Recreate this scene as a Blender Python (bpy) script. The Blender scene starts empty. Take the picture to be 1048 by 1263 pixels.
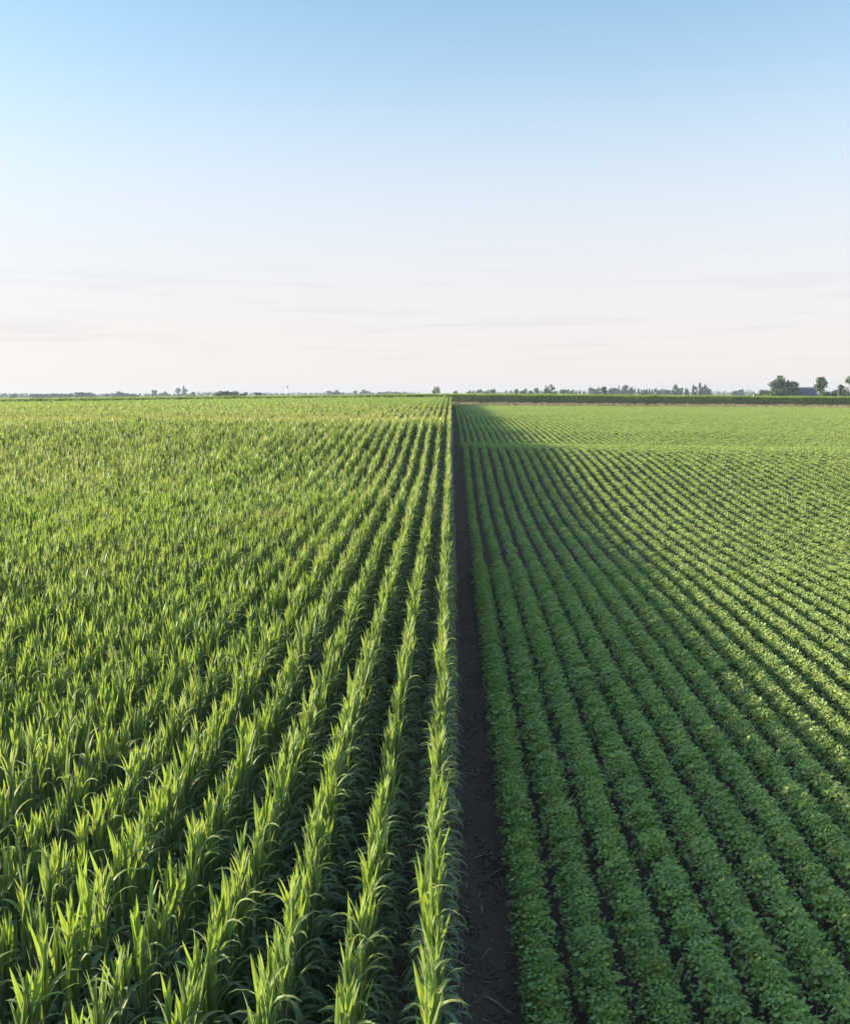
import bpy, math, random
import numpy as np
from mathutils import Vector

R = math.radians
rnd = random.Random(11)
nr = np.random.RandomState(5)
S = bpy.context.scene
COL = S.collection

# ------------------------------------------------------------------ numbers measured from the photograph
F = 1200.0                 # focal length in pixels of the 1048 wide photo
VPX, HY = 556.0, 486.0     # where the crop rows meet, and the horizon
CAMZ = 8.25
YAW = math.atan((VPX - 524) / F)
PITCH = math.atan((631.5 - HY) / F)
ROW = 0.76
CORN_X0, SOY_X0 = -0.18, 1.22
FIELD_END = 268.0
SUN_EL, SUN_AHEAD = R(13.5), R(3.0)   # sun low on the left, a little ahead

PY = np.array([-60, -20, 0, 12, 20, 33, 45, 54, 64, 74, 82, 90, 101, 110, 120, 155, 200, 262, 266, 270, 276, 300, 400, 500, 800, 1500, 3000, 6000.])
PZ = np.array([-.2, -.1, -.05, .03, .26, .66, .78, 1.0, 1.75, 2.75, 3.32, 3.2, 2.5, 2.68, 3.1, 3.95, 4.35, 4.72, 4.74, 5.2, 5.75, 5.7, 5.3, 4.6, 3.0, 1.6, .6, .2])
_d = np.arange(-60, 6000, 1.0)
_z = np.interp(_d, PY, PZ)
_k = np.exp(-np.linspace(-2, 2, 9) ** 2); _k /= _k.sum()
_z = np.convolve(np.pad(_z, 4, mode='edge'), _k, mode='valid')


def sstep(a, b, x):
    t = np.clip((x - a) / (b - a), 0, 1)
    return t * t * (3 - 2 * t)


def ground_z(x, y):
    x = np.asarray(x, float); y = np.asarray(y, float)
    z = np.interp(y, _d, _z)
    xr = np.minimum(np.maximum(x, 0), 160)
    xl = np.minimum(np.maximum(-x, 0), 160)
    z = z - xr * (0.028 * np.exp(-((y - 86) / 24.) ** 2) * np.exp(-xr / 60.) + 0.0075 * sstep(110, 275, y) * (1 - sstep(500, 900, y)))
    z = z - xl * 0.0115 * sstep(90, 260, y) * (1 - sstep(600, 1200, y))
    z = z + 0.05 * np.sin(x * .21 + 1.3) * np.sin(y * .17) + 0.10 * np.sin(x * .043 + .4) * np.sin(y * .061 + 2)
    return z


# ------------------------------------------------------------------ camera
cam_d = bpy.data.cameras.new('camera')
cam_d.sensor_fit = 'HORIZONTAL'
cam_d.sensor_width = 36
cam_d.lens = 36 * F / 1048
cam_d.clip_end = 20000
cam_d.clip_start = 0.1
cam = bpy.data.objects.new('camera', cam_d)
COL.objects.link(cam)
cam.location = (0, 0, CAMZ)
cam.rotation_euler = (math.pi / 2 - PITCH, 0, YAW)
S.camera = cam


def at(px, D):
    """world x, y of a point D metres away (along the optical axis) under photo column px"""
    r = (px - 524) / F * D / math.cos(PITCH)
    return (r * math.cos(YAW) - D * math.sin(YAW), r * math.sin(YAW) + D * math.cos(YAW))


def project(x, y, z):
    """photo pixel of world points"""
    x = np.asarray(x, float); y = np.asarray(y, float); z = np.asarray(z, float) - CAMZ
    fx = x * math.cos(YAW) + y * math.sin(YAW)
    fy = -x * math.sin(YAW) + y * math.cos(YAW)
    dep = fy * math.cos(PITCH) - z * math.sin(PITCH)
    up = fy * math.sin(PITCH) + z * math.cos(PITCH)
    dep = np.maximum(dep, .01)
    return 524 + F * fx / dep, 631.5 - F * up / dep, dep


# ------------------------------------------------------------------ node helpers and materials
def new_mat(name):
    m = bpy.data.materials.new(name)
    m.use_nodes = True
    nt = m.node_tree
    nt.nodes.clear()
    out = nt.nodes.new('ShaderNodeOutputMaterial')
    return m, nt, out


def N(nt, t, **kw):
    n = nt.nodes.new(t)
    for k, v in kw.items():
        setattr(n, k, v)
    return n


def mixc(nt, fac, a, b, mode='MIX'):
    n = N(nt, 'ShaderNodeMix', data_type='RGBA', blend_type=mode)
    for sock, v in ((n.inputs[0], fac), (n.inputs[6], a), (n.inputs[7], b)):
        if hasattr(v, 'links'):
            nt.links.new(v, sock)
        elif isinstance(v, (int, float)):
            sock.default_value = v
        else:
            sock.default_value = (*v, 1)
    return n.outputs[2]


def mathn(nt, op, a, b=0.0, c=None, clamp=False):
    n = N(nt, 'ShaderNodeMath', operation=op, use_clamp=clamp)
    for i, v in enumerate((a, b) if c is None else (a, b, c)):
        if hasattr(v, 'links'):
            nt.links.new(v, n.inputs[i])
        else:
            n.inputs[i].default_value = v
    return n.outputs[0]


def ramp(nt, fac, stops):
    n = N(nt, 'ShaderNodeValToRGB')
    cr = n.color_ramp
    while len(cr.elements) < len(stops):
        cr.elements.new(.5)
    for e, (p, c) in zip(cr.elements, stops):
        e.position = p
        e.color = (c, c, c, 1) if isinstance(c, (int, float)) else (*c, 1)
    nt.links.new(fac, n.inputs[0])
    return n.outputs[0]


def noise(nt, scale, detail=3, vec=None, rough=.55):
    n = N(nt, 'ShaderNodeTexNoise')
    n.inputs['Scale'].default_value = scale
    n.inputs['Detail'].default_value = detail
    n.inputs['Roughness'].default_value = rough
    if vec is not None:
        nt.links.new(vec, n.inputs['Vector'])
    return n.outputs['Fac']


def leaf_mat(name, old, young, trans_old, trans_young, yellow, trans=.42, rough=.42, spec=.5, patch=0.35, sheen=(.0, .0)):
    """leaf pigment runs from OLD to YOUNG with the 'tone' attribute; light comes through the blade"""
    m, nt, out = new_mat(name)
    L = nt.links
    at_ = N(nt, 'ShaderNodeAttribute', attribute_name='tone')
    sep = N(nt, 'ShaderNodeSeparateColor')
    L.new(at_.outputs['Color'], sep.inputs[0])
    age, lr, mid = sep.outputs[0], sep.outputs[1], sep.outputs[2]
    geo = N(nt, 'ShaderNodeNewGeometry')
    oi = N(nt, 'ShaderNodeObjectInfo')
    big = noise(nt, 0.045, 4, geo.outputs['Position'])
    bigr = ramp(nt, big, [(.42, 0.), (.66, 1.)])
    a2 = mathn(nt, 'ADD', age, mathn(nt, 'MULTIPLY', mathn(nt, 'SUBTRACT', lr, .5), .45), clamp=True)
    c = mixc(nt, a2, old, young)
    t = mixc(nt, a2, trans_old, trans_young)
    yf = mathn(nt, 'MULTIPLY', bigr, patch)
    yf = mathn(nt, 'ADD', yf, mathn(nt, 'MULTIPLY', mathn(nt, 'POWER', lr, 6.0), .35), clamp=True)
    c = mixc(nt, yf, c, yellow)
    t = mixc(nt, yf, t, tuple(v * 2.2 for v in yellow))
    v = mathn(nt, 'ADD', .78, mathn(nt, 'MULTIPLY', oi.outputs['Random'], .44))
    vv = N(nt, 'ShaderNodeCombineColor')
    for i in range(3):
        L.new(v, vv.inputs[i])
    c = mixc(nt, 1.0, c, vv.outputs[0], 'MULTIPLY')
    # pale midrib
    c = mixc(nt, mathn(nt, 'MULTIPLY', mathn(nt, 'POWER', mid, 5.0), .45), c, (.22, .30, .12))
    p = N(nt, 'ShaderNodeBsdfPrincipled')
    L.new(c, p.inputs['Base Color'])
    p.inputs['Roughness'].default_value = rough
    p.inputs['Specular IOR Level'].default_value = spec
    if sheen[0]:                       # fine hairs on the blade: a pale bloom
        p.inputs['Sheen Weight'].default_value = sheen[0]
        p.inputs['Sheen Roughness'].default_value = sheen[1]
        p.inputs['Sheen Tint'].default_value = (.95, .98, .85, 1)
    tr = N(nt, 'ShaderNodeBsdfTranslucent')
    L.new(t, tr.inputs['Color'])
    mx = N(nt, 'ShaderNodeMixShader')
    mx.inputs[0].default_value = trans
    L.new(p.outputs[0], mx.inputs[1])
    L.new(tr.outputs[0], mx.inputs[2])
    L.new(mx.outputs[0], out.inputs[0])
    return m


def plain_mat(name, col, rough=.8, var=.25, scale=3.0, metallic=0.0):
    m, nt, out = new_mat(name)
    tc = N(nt, 'ShaderNodeTexCoord')
    nz = noise(nt, scale, 5, tc.outputs['Object'])
    c = mixc(nt, nz, tuple(v * (1 - var) for v in col), tuple(v * (1 + var) for v in col))
    p = N(nt, 'ShaderNodeBsdfPrincipled')
    nt.links.new(c, p.inputs['Base Color'])
    p.inputs['Roughness'].default_value = rough
    p.inputs['Metallic'].default_value = metallic
    nt.links.new(p.outputs[0], out.inputs[0])
    return m


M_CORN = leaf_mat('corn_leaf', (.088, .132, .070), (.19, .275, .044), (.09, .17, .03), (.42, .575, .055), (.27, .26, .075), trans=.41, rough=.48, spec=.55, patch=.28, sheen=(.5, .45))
M_STALK = leaf_mat('corn_stalk', (.07, .12, .03), (.12, .18, .04), (.05, .1, .02), (.08, .14, .03), (.16, .17, .05), trans=.1, rough=.5)
M_TASSEL = leaf_mat('corn_tassel', (.46, .41, .14), (.56, .51, .20), (.42, .38, .10), (.50, .46, .14), (.50, .46, .14), trans=.3, rough=.7, spec=.2, patch=.1)
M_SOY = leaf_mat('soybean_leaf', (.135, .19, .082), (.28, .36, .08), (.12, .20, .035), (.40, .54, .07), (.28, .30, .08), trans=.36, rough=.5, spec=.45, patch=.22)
M_SOYSTEM = plain_mat('soybean_stem', (.07, .10, .03), .7)
M_DRY = leaf_mat('dry_grass_blade', (.38, .30, .17), (.48, .38, .23), (.30, .23, .12), (.38, .29, .16), (.20, .22, .08), trans=.25, rough=.7, spec=.2, patch=.5)
M_TREE = leaf_mat('tree_leaf', (.030, .060, .018), (.065, .115, .028), (.04, .09, .012), (.09, .17, .02), (.11, .13, .03), trans=.28, rough=.6, spec=.3, patch=.2)
M_CONIFER = leaf_mat('conifer_needle', (.022, .045, .022), (.04, .075, .03), (.02, .05, .015), (.04, .08, .02), (.06, .08, .03), trans=.12, rough=.7, spec=.2, patch=.1)
M_BARK = plain_mat('bark', (.09, .07, .05), .95, .35, 6)


# ------------------------------------------------------------------ mesh builder
class MB:
    def __init__(self):
        self.v, self.f, self.t, self.m, self.n = [], [], [], [], 0

    def add(self, verts, faces, tone, mat=0):
        verts = np.asarray(verts, float)
        self.v.append(verts)
        self.t.append(np.broadcast_to(np.asarray(tone, float), (len(verts), 3)))
        self.f += [tuple(int(i) + self.n for i in f) for f in faces]
        self.m += [mat] * len(faces)
        self.n += len(verts)

    def merge(self, o, off=(0, 0, 0), rz=0.0, sc=1.0, mats=None):
        c, s = math.cos(rz), math.sin(rz)
        for v, t in zip(o.v, o.t):
            w = np.stack([v[:, 0] * c - v[:, 1] * s, v[:, 0] * s + v[:, 1] * c, v[:, 2]], 1) * sc + np.asarray(off)
            self.v.append(w); self.t.append(t)
        self.f += [tuple(i + self.n for i in f) for f in o.f]
        self.m += [mats if mats is not None else k for k in o.m]
        self.n += o.n

    def mesh(self, name, mats, smooth=True):
        me = bpy.data.meshes.new(name)
        V = np.concatenate(self.v); T = np.concatenate(self.t)
        me.from_pydata(V.tolist(), [], self.f)
        a = me.color_attributes.new('tone', 'FLOAT_COLOR', 'POINT')
        a.data.foreach_set('color', np.concatenate([T, np.ones((len(T), 1))], 1).astype(np.float32).ravel())
        for m in mats:
            me.materials.append(m)
        me.polygons.foreach_set('material_index', np.array(self.m, np.int32))
        me.polygons.foreach_set('use_smooth', np.full(len(self.f), smooth))
        me.update()
        return me


def ribbon(mb, base, az, L, W, e0, bend, p, nseg, fold, age, g, twist=0., roll=0., wave=0., across=2, mat=0):
    s = np.linspace(0, 1, nseg + 1)
    e = e0 - bend * s ** p
    em = (e[1:] + e[:-1]) / 2
    a = az + twist * s
    am = (a[1:] + a[:-1]) / 2
    ds = L / nseg
    c = np.zeros((nseg + 1, 3))
    c[1:, 0] = np.cumsum(np.cos(em) * np.cos(am) * ds)
    c[1:, 1] = np.cumsum(np.cos(em) * np.sin(am) * ds)
    c[1:, 2] = np.cumsum(np.sin(em) * ds)
    c += np.asarray(base)
    side = np.stack([-np.sin(a), np.cos(a), np.zeros_like(a)], 1)
    nor = np.stack([-np.sin(e) * np.cos(a), -np.sin(e) * np.sin(a), np.cos(e)], 1)
    rl = roll * s
    sd = side * np.cos(rl)[:, None] + nor * np.sin(rl)[:, None]
    nn = nor * np.cos(rl)[:, None] - side * np.sin(rl)[:, None]
    w = W / 2 * np.minimum(1, .5 + 2.0 * s) * np.maximum(1 - s ** 2.6, .03) ** .85
    ph = g.uniform(0, 6.28)
    wv = wave * np.sin(s * 17 + ph) * np.sin(s * 3.1)
    if across == 2:
        l = c + sd * (w * math.cos(fold))[:, None] + nn * (w * math.sin(fold) + wv)[:, None]
        r = c - sd * (w * math.cos(fold))[:, None] + nn * (w * math.sin(fold) - wv * .8)[:, None]
        V = np.stack([l, c, r], 1).reshape(-1, 3)
        fs = []
        for i in range(nseg):
            b = i * 3
            fs += [(b, b + 1, b + 4, b + 3), (b + 1, b + 2, b + 5, b + 4)]
        mid = np.tile([0., 1., 0.], nseg + 1)
    else:
        l = c + sd * w[:, None]; r = c - sd * w[:, None]
        V = np.stack([l, r], 1).reshape(-1, 3)
        fs = [(i * 2, i * 2 + 1, i * 2 + 3, i * 2 + 2) for i in range(nseg)]
        mid = np.full(2 * (nseg + 1), .3)
    T = np.stack([np.full(len(V), age), np.full(len(V), g.uniform(0, 1)), mid], 1)
    mb.add(V, fs, T, mat)


def tube(mb, pts, rad, n=5, tone=(.5, .5, 0), mat=0):
    pts = [np.asarray(p, float) for p in pts]
    V, fs = [], []
    for i, (p, r) in enumerate(zip(pts, rad)):
        d = pts[min(i + 1, len(pts) - 1)] - pts[max(i - 1, 0)]
        d /= np.linalg.norm(d)
        u = np.cross(d, (0.3, 1, .1)); u /= np.linalg.norm(u)
        w = np.cross(d, u)
        for k in range(n):
            t = 2 * math.pi * k / n
            V.append(p + r * (math.cos(t) * u + math.sin(t) * w))
    for i in range(len(pts) - 1):
        for k in range(n):
            fs.append((i * n + k, i * n + (k + 1) % n, (i + 1) * n + (k + 1) % n, (i + 1) * n + k))
    fs.append(tuple(range((len(pts) - 1) * n, len(pts) * n)))
    mb.add(V, fs, tone, mat)


# ------------------------------------------------------------------ crop plants
def corn_plant(g, lod=0, tassel=False):
    """returns (stalk, foliage, tassel) builders; rows run along y, leaves favour the gap between rows"""
    st, fo, ta = MB(), MB(), MB()
    H = g.uniform(2.1, 2.26)
    lean = np.array([g.uniform(-.07, .07), g.uniform(-.07, .07), 0])
    ax = lambda z: np.array([0, 0, z]) + lean * (z / 2.2) ** 1.5
    nseg, ac = ((8, 2), (4, 1), (3, 1))[lod]
    if lod == 0:
        tube(st, [ax(0), ax(.7), ax(1.4), ax(H)], [.016, .014, .012, .006], 5)
    plane = g.gauss(0, .75)
    nl = (24, 17, 11)[lod]
    wk = (1, 1.2, 1.65)[lod]
    for i in range(nl):
        q = i / (nl - 1)
        az = plane + math.pi * (i % 2) + g.gauss(0, .4)
        if q > .42:                       # upright leaves and whorl: the bright narrow ridge of the row
            z = 1.40 + (H - 1.40) * (q - .42) / .58 * .9
            e0 = R(g.gauss(86, 4)); bend = R(g.choice([0, 4, 6, 9, 13, 18, 26, 120])); p = 2.2
            L = min(.60, (H + .46 - z) * g.uniform(.62, 1.06)); W = g.uniform(.046, .072)
        elif q > .16:                     # arching leaves, well below the ridge
            z = .85 + .68 * (q - .16) / .26
            e0 = R(g.uniform(56, 80)); bend = R(g.uniform(150, 240)); p = g.uniform(1.2, 1.9)
            L = g.uniform(.38, .58); W = g.uniform(.058, .085)
        else:
            z = .35 + .6 * q / .16
            e0 = R(g.uniform(45, 70)); bend = R(g.uniform(100, 165)); p = g.uniform(1.1, 1.8)
            L = g.uniform(.40, .56); W = g.uniform(.055, .08)
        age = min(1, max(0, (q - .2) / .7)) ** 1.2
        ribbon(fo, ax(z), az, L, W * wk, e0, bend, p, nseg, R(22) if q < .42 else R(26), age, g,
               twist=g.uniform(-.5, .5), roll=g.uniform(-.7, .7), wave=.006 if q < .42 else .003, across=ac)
    if tassel:
        for k in range(6 if lod == 0 else 3):
            az = g.uniform(0, 6.28)
            e = R(88) if k == 0 else R(g.uniform(55, 75))
            ribbon(ta, ax(H + .22), az, .30 if k == 0 else g.uniform(.16, .24), (.016, .028, .045)[lod], e, R(20), 1.5, 3, 0, .5, g, across=1)
        tube(ta, [ax(H - .05), ax(H + .24)], [.006, .005], 4)
    return st, fo, ta


CORN_MATS = [M_CORN, M_STALK, M_TASSEL]
N_CORN = 10
corn_parts = []       # (stalk mesh, foliage mesh, tassel mesh or None)
corn_col = bpy.data.collections.new('corn varieties')     # never linked: only the crop's scatter reads it
proto_i = 0


def proto(coll, stem, idx, me):
    o = bpy.data.objects.new('%s_%02d' % (stem, idx), me)
    coll.objects.link(o)


for i in range(N_CORN):
    g = random.Random(100 + i)
    st, fo, ta = corn_plant(g, 0, i >= 7)
    corn_parts.append((st.mesh('corn_stalk', [M_STALK]), fo.mesh('corn_foliage', [M_CORN]),
                       ta.mesh('corn_tassel', [M_TASSEL]) if ta.n else None))
    mb = MB()
    mb.merge(fo, mats=0); mb.merge(st, mats=1)
    if ta.n:
        mb.merge(ta, mats=2)
    proto(corn_col, 'corn_variety', i, mb.mesh('corn_variety', CORN_MATS))
# 10..15: one metre of row, 16..19: four metres of row (all along y), used farther off
for i in range(6):
    g = random.Random(200 + i); mb = MB()
    for k in range(6):
        st, fo, ta = corn_plant(g, 1, g.random() < .25)
        off = (g.gauss(0, .03), (k + .5) / 6 - .5 + g.gauss(0, .025), 0); sc = g.uniform(.92, 1.06)
        rz = g.choice([0, math.pi])
        mb.merge(fo, off, rz, sc, 0)
        if ta.n:
            mb.merge(ta, off, rz, sc, 2)
    proto(corn_col, 'corn_variety', 10 + i, mb.mesh('corn_row_metre', CORN_MATS))
for i in range(4):
    g = random.Random(300 + i); mb = MB()
    for k in range(24):
        st, fo, ta = corn_plant(g, 2, i < 2 and g.random() < .8)
        off = (g.gauss(0, .04), (k + .5) / 6 - 2 + g.gauss(0, .03), 0); sc = g.uniform(.9, 1.07)
        rz = g.choice([0, math.pi])
        mb.merge(fo, off, rz, sc, 0)
        if ta.n:
            mb.merge(ta, off, rz, sc, 2)
    proto(corn_col, 'corn_variety', 16 + i, mb.mesh('corn_row_long', CORN_MATS))


def leaflet(mb, p, az, tilt, roll, L, W, age, g, lod, face=0.0):
    f = np.array([math.cos(az) * math.cos(tilt), math.sin(az) * math.cos(tilt), math.sin(tilt)])
    s = np.array([-math.sin(az), math.cos(az), 0.])
    n = np.cross(f, s)
    s2 = s * math.cos(roll) + n * math.sin(roll)
    n2 = n * math.cos(roll) - s * math.sin(roll)
    if lod == 0:
        q = [(0, 0, 0), (.28, .46, .10), (.62, .40, .07), (1, 0, -.10), (.62, -.40, .07), (.28, -.46, .10), (.48, 0, -.02)]
        fs = [(0, 6, 1), (1, 6, 2), (2, 6, 3), (3, 6, 4), (4, 6, 5), (5, 6, 0)]
    else:
        q = [(0, 0, 0), (.42, .46, .09), (1, 0, -.06), (.42, -.46, .09)]
        fs = [(0, 2, 1), (0, 3, 2)]
    V = np.array([f * L * a + s2 * W * b + n2 * W * c for a, b, c in q])
    cf, sf = math.cos(face), math.sin(face)       # the blade turns its face to the evening sun (-x)
    V = np.stack([V[:, 0] * cf - V[:, 2] * sf, V[:, 1], V[:, 0] * sf + V[:, 2] * cf], 1) + np.asarray(p)
    mb.add(V, fs, (age, g.random(), 0))


def soy_leaf(mb, g, x, y, z, size, lod, deep):
    """one trifoliate leaf: three ovate leaflets on a common petiole tip"""
    out = x * 1.3
    face = R(g.gauss(40, 17))
    az0 = g.uniform(0, 2 * math.pi) if abs(x) < .12 else (0 if x > 0 else math.pi) + g.gauss(0, .9)
    droop = -abs(out) * .5
    for k, da in enumerate((0, 1.75, -1.75)):
        az = az0 + da + g.gauss(0, .2)
        tilt = R(g.gauss(-8, 24)) + droop * (.6 if k == 0 else .2)
        L = size * (1.08 if k == 0 else .95) * g.uniform(.85, 1.15)
        leaflet(mb, (x + math.cos(az) * .012, y + math.sin(az) * .012, z), az, tilt, R(g.gauss(0, 26)), L, L * g.uniform(.62, .75),
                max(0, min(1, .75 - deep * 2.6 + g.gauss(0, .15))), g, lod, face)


def soy_points(g, n, length, wd=1.0):
    for _ in range(n):
        x = wd * max(-.30, min(.30, g.gauss(0, .135)))
        y = g.uniform(-length / 2, length / 2)
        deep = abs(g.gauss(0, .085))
        top = .60 - 2.6 * x * x + .045 * math.sin(y * 9 + 1) + g.gauss(0, .025)
        yield x, y, max(.08, top - deep), deep


soy_col = bpy.data.collections.new('soybean varieties')
soy_parts = []
N_SOY = 8
SOY_MATS = [M_SOY, M_SOYSTEM]
for i in range(N_SOY):
    g = random.Random(400 + i)
    fo, st = MB(), MB()
    tube(st, [(0, 0, 0), (.01, 0, .2), (0, .01, .42)], [.005, .004, .003], 4)
    for j, (x, y, z, deep) in enumerate(soy_points(g, 50, .27)):
        soy_leaf(fo, g, x, y, z, g.uniform(.064, .088), 0, deep)
        if j % 2 == 0:
            ribbon(st, (x * .08, y * .1, max(.05, z - .2)), math.atan2(y, x), math.hypot(x, y) + .1, .005, R(65), R(40), 1, 2, 0, .5, g, across=1)
    soy_parts.append((st.mesh('soybean_stem', [M_SOYSTEM]), fo.mesh('soybean_foliage', [M_SOY])))
    mb = MB(); mb.merge(fo, mats=0); mb.merge(st, mats=1)
    proto(soy_col, 'soybean_variety', i, mb.mesh('soybean_variety', SOY_MATS))
for i in range(6):                       # 8..13: one metre of row
    g = random.Random(500 + i); mb = MB()
    for x, y, z, deep in soy_points(g, 116, 1.05, .68):
        soy_leaf(mb, g, x, y, z, g.uniform(.085, .115), 1, deep)
    proto(soy_col, 'soybean_variety', 8 + i, mb.mesh('soybean_row_metre', SOY_MATS))
for i in range(4):                       # 14..17: four metres of row
    g = random.Random(600 + i); mb = MB()
    for x, y, z, deep in soy_points(g, 230, 4.1, .6):
        soy_leaf(mb, g, x, y, z, g.uniform(.13, .17), 1, deep)
    proto(soy_col, 'soybean_variety', 14 + i, mb.mesh('soybean_row_long', SOY_MATS))


# ------------------------------------------------------------------ scatter object (one object, stuff)
def scatter(name, pts, kinds, rots, scls, coll, label, cat):
    me = bpy.data.meshes.new(name)
    me.vertices.add(len(pts))
    me.vertices.foreach_set('co', np.asarray(pts, np.float32).ravel())
    a = me.attributes.new('kind', 'INT', 'POINT'); a.data.foreach_set('value', np.asarray(kinds, np.int32))
    a = me.attributes.new('turn', 'FLOAT_VECTOR', 'POINT'); a.data.foreach_set('vector', np.asarray(rots, np.float32).ravel())
    a = me.attributes.new('size', 'FLOAT_VECTOR', 'POINT'); a.data.foreach_set('vector', np.asarray(scls, np.float32).ravel())
    me.update()
    o = bpy.data.objects.new(name, me); COL.objects.link(o)
    o['kind'] = 'stuff'; o['label'] = label; o['category'] = cat
    ng = bpy.data.node_groups.new(name + ' scatter', 'GeometryNodeTree')
    ng.interface.new_socket('Geometry', in_out='INPUT', socket_type='NodeSocketGeometry')
    ng.interface.new_socket('Geometry', in_out='OUTPUT', socket_type='NodeSocketGeometry')
    gi, go = ng.nodes.new('NodeGroupInput'), ng.nodes.new('NodeGroupOutput')
    ip = ng.nodes.new('GeometryNodeInstanceOnPoints')
    ci = ng.nodes.new('GeometryNodeCollectionInfo')
    ci.inputs['Collection'].default_value = coll
    ci.inputs['Separate Children'].default_value = True
    ci.inputs['Reset Children'].default_value = True

    def attr(nm, dt):
        n = ng.nodes.new('GeometryNodeInputNamedAttribute'); n.data_type = dt
        n.inputs['Name'].default_value = nm
        return n.outputs['Attribute']
    L = ng.links
    L.new(gi.outputs[0], ip.inputs['Points'])
    L.new(ci.outputs[0], ip.inputs['Instance'])
    ip.inputs['Pick Instance'].default_value = True
    L.new(attr('kind', 'INT'), ip.inputs['Instance Index'])
    er = ng.nodes.new('FunctionNodeEulerToRotation')
    L.new(attr('turn', 'FLOAT_VECTOR'), er.inputs[0])
    L.new(er.outputs[0], ip.inputs['Rotation'])
    L.new(attr('size', 'FLOAT_VECTOR'), ip.inputs['Scale'])
    L.new(ip.outputs[0], go.inputs[0])
    mod = o.modifiers.new('scatter', 'NODES'); mod.node_group = ng
    return o


def tall(y):
    return 1.09 - .02 * float(sstep(40, 90, y))


_rowf = nr.normal(0, .016, 400)


def row_height(X, y):
    k_ = int(round((CORN_X0 - X) / ROW)) % 400
    return 1 + float(_rowf[k_]) + .016 * math.sin(y * .23 + k_ * 2.1) + .012 * math.sin(y * .71 + k_ * 1.3)


def slope_y(x, y, d):
    return math.atan2(float(ground_z(x, y + d) - ground_z(x, y - d)), 2 * d)


def tagged(o, label, cat, group=None, kind=None):
    o['label'] = label; o['category'] = cat
    if group:
        o['group'] = group
    if kind:
        o['kind'] = kind
    return o


def add_obj(name, me, parent=None):
    o = bpy.data.objects.new(name, me); COL.objects.link(o)
    if parent is not None:
        o.parent = parent
    return o


def empty(name, loc, rz=0.0, sc=1.0):
    o = bpy.data.objects.new(name, None); COL.objects.link(o)
    o.location = loc; o.rotation_euler = (0, 0, rz); o.scale = (sc, sc, sc) if isinstance(sc, (int, float)) else sc
    o.empty_display_size = .1
    return o


NEAR_CORN, MID_CORN = 46.0, 86.0
ordinal = ['first', 'second', 'third', 'fourth', 'fifth', 'sixth', 'seventh', 'eighth', 'ninth', 'tenth', 'eleventh', 'twelfth', 'thirteenth', 'fourteenth']

# ---- near corn, plant by plant
near = []
k = 0
while True:
    X = CORN_X0 - ROW * k
    if X < -(.50 * NEAR_CORN + 12):
        break
    y0 = max(3.5, (-X - 12) / .50)
    y = y0 + nr.uniform(0, .17)
    while y < NEAR_CORN:
        if nr.uniform() > .025:
            near.append((X + nr.normal(0, .022), y, k, nr.randint(N_CORN), (math.pi if nr.uniform() < .5 else 0) + nr.normal(0, .35), nr.normal(1.0, .06)))
        y += nr.uniform(.105, .155)
    k += 1
nx = np.array([n[0] for n in near]); ny = np.array([n[1] for n in near])
nz = ground_z(nx, ny)
u, v, dep = project(nx, ny, nz + 2.45)
inside = (u > 4) & (u < 1044) & (v > 440) & (v < 1262)
order = np.argsort(np.where(inside, dep, 1e9))[:300]
chosen = set(int(i) for i in order if inside[i])
pts, kinds, rots, scls = [], [], [], []
for i, (x, y, row, kd, rz, sc) in enumerate(near):
    z = float(nz[i]) - .01
    # tasselled plants come in patches
    ts = math.sin(x * .9 + 2) * math.sin(y * .35 + .7) + nr.normal(0, .35)
    kd = (7 + kd % 3) if ts > 1.5 - 1.0 * float(sstep(14, 42, y)) else kd % 7
    if i in chosen:
        sc *= tall(y) * row_height(CORN_X0 - ROW * row, y)
        root = empty('corn_plant', (x, y, z), rz, sc)
        nm = 'edge row beside the bare soil strip' if row == 0 else '%s row from the bare soil strip' % ordinal[row]
        tagged(root, 'nearby corn plant of the %s' % nm, 'corn plant', 'nearest corn plants of the %s' % nm)
        stm, fom, tam = corn_parts[kd]
        add_obj('stalk', stm, root); add_obj('foliage', fom, root)
        if tam:
            add_obj('tassel', tam, root)
    else:
        sc *= tall(y) * row_height(CORN_X0 - ROW * row, y)
        pts.append((x, y, z)); kinds.append(kd); rots.append((0, 0, rz)); scls.append((sc, sc, sc))


def add_row(X, ya, yb, seg, kinds_range, xs=1.0, turn=True):
    y = ya - nr.uniform(0, seg)
    while y < yb - seg * .3:
        yc = y + seg / 2
        z = float(ground_z(X, yc))
        flip = turn and nr.uniform() < .5
        sl = slope_y(X, yc, seg / 2)
        s = nr.normal(1.0, .035) * (tall(yc) * row_height(X, yc) if kinds_range[0] >= 10 and X < 0 else 1)
        pts.append((X + nr.normal(0, .02), yc, z)); kinds.append(nr.randint(*kinds_range))
        rots.append((-sl if flip else sl, 0, math.pi if flip else 0)); scls.append((s * xs, 1, s))
        y += seg


k = 0
while True:
    X = CORN_X0 - ROW * k
    if X < -(.50 * FIELD_END + 14):
        break
    ya = max(NEAR_CORN, (-X - 14) / .50)
    if ya < MID_CORN:
        add_row(X, ya, MID_CORN, 1.0, (10, 16))
    add_row(X, max(ya, MID_CORN), 122, 4.0, (16, 18)) if ya < 120 else None
    add_row(X, max(ya, 122), 150, 4.0, (17, 20)) if ya < 148 else None
    add_row(X, max(ya, 150), FIELD_END, 4.0, (18, 20))
    k += 1
scatter('corn_crop', pts, kinds, rots, scls, corn_col, 'green corn field in long rows filling the left half of the photo', 'corn field')

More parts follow.
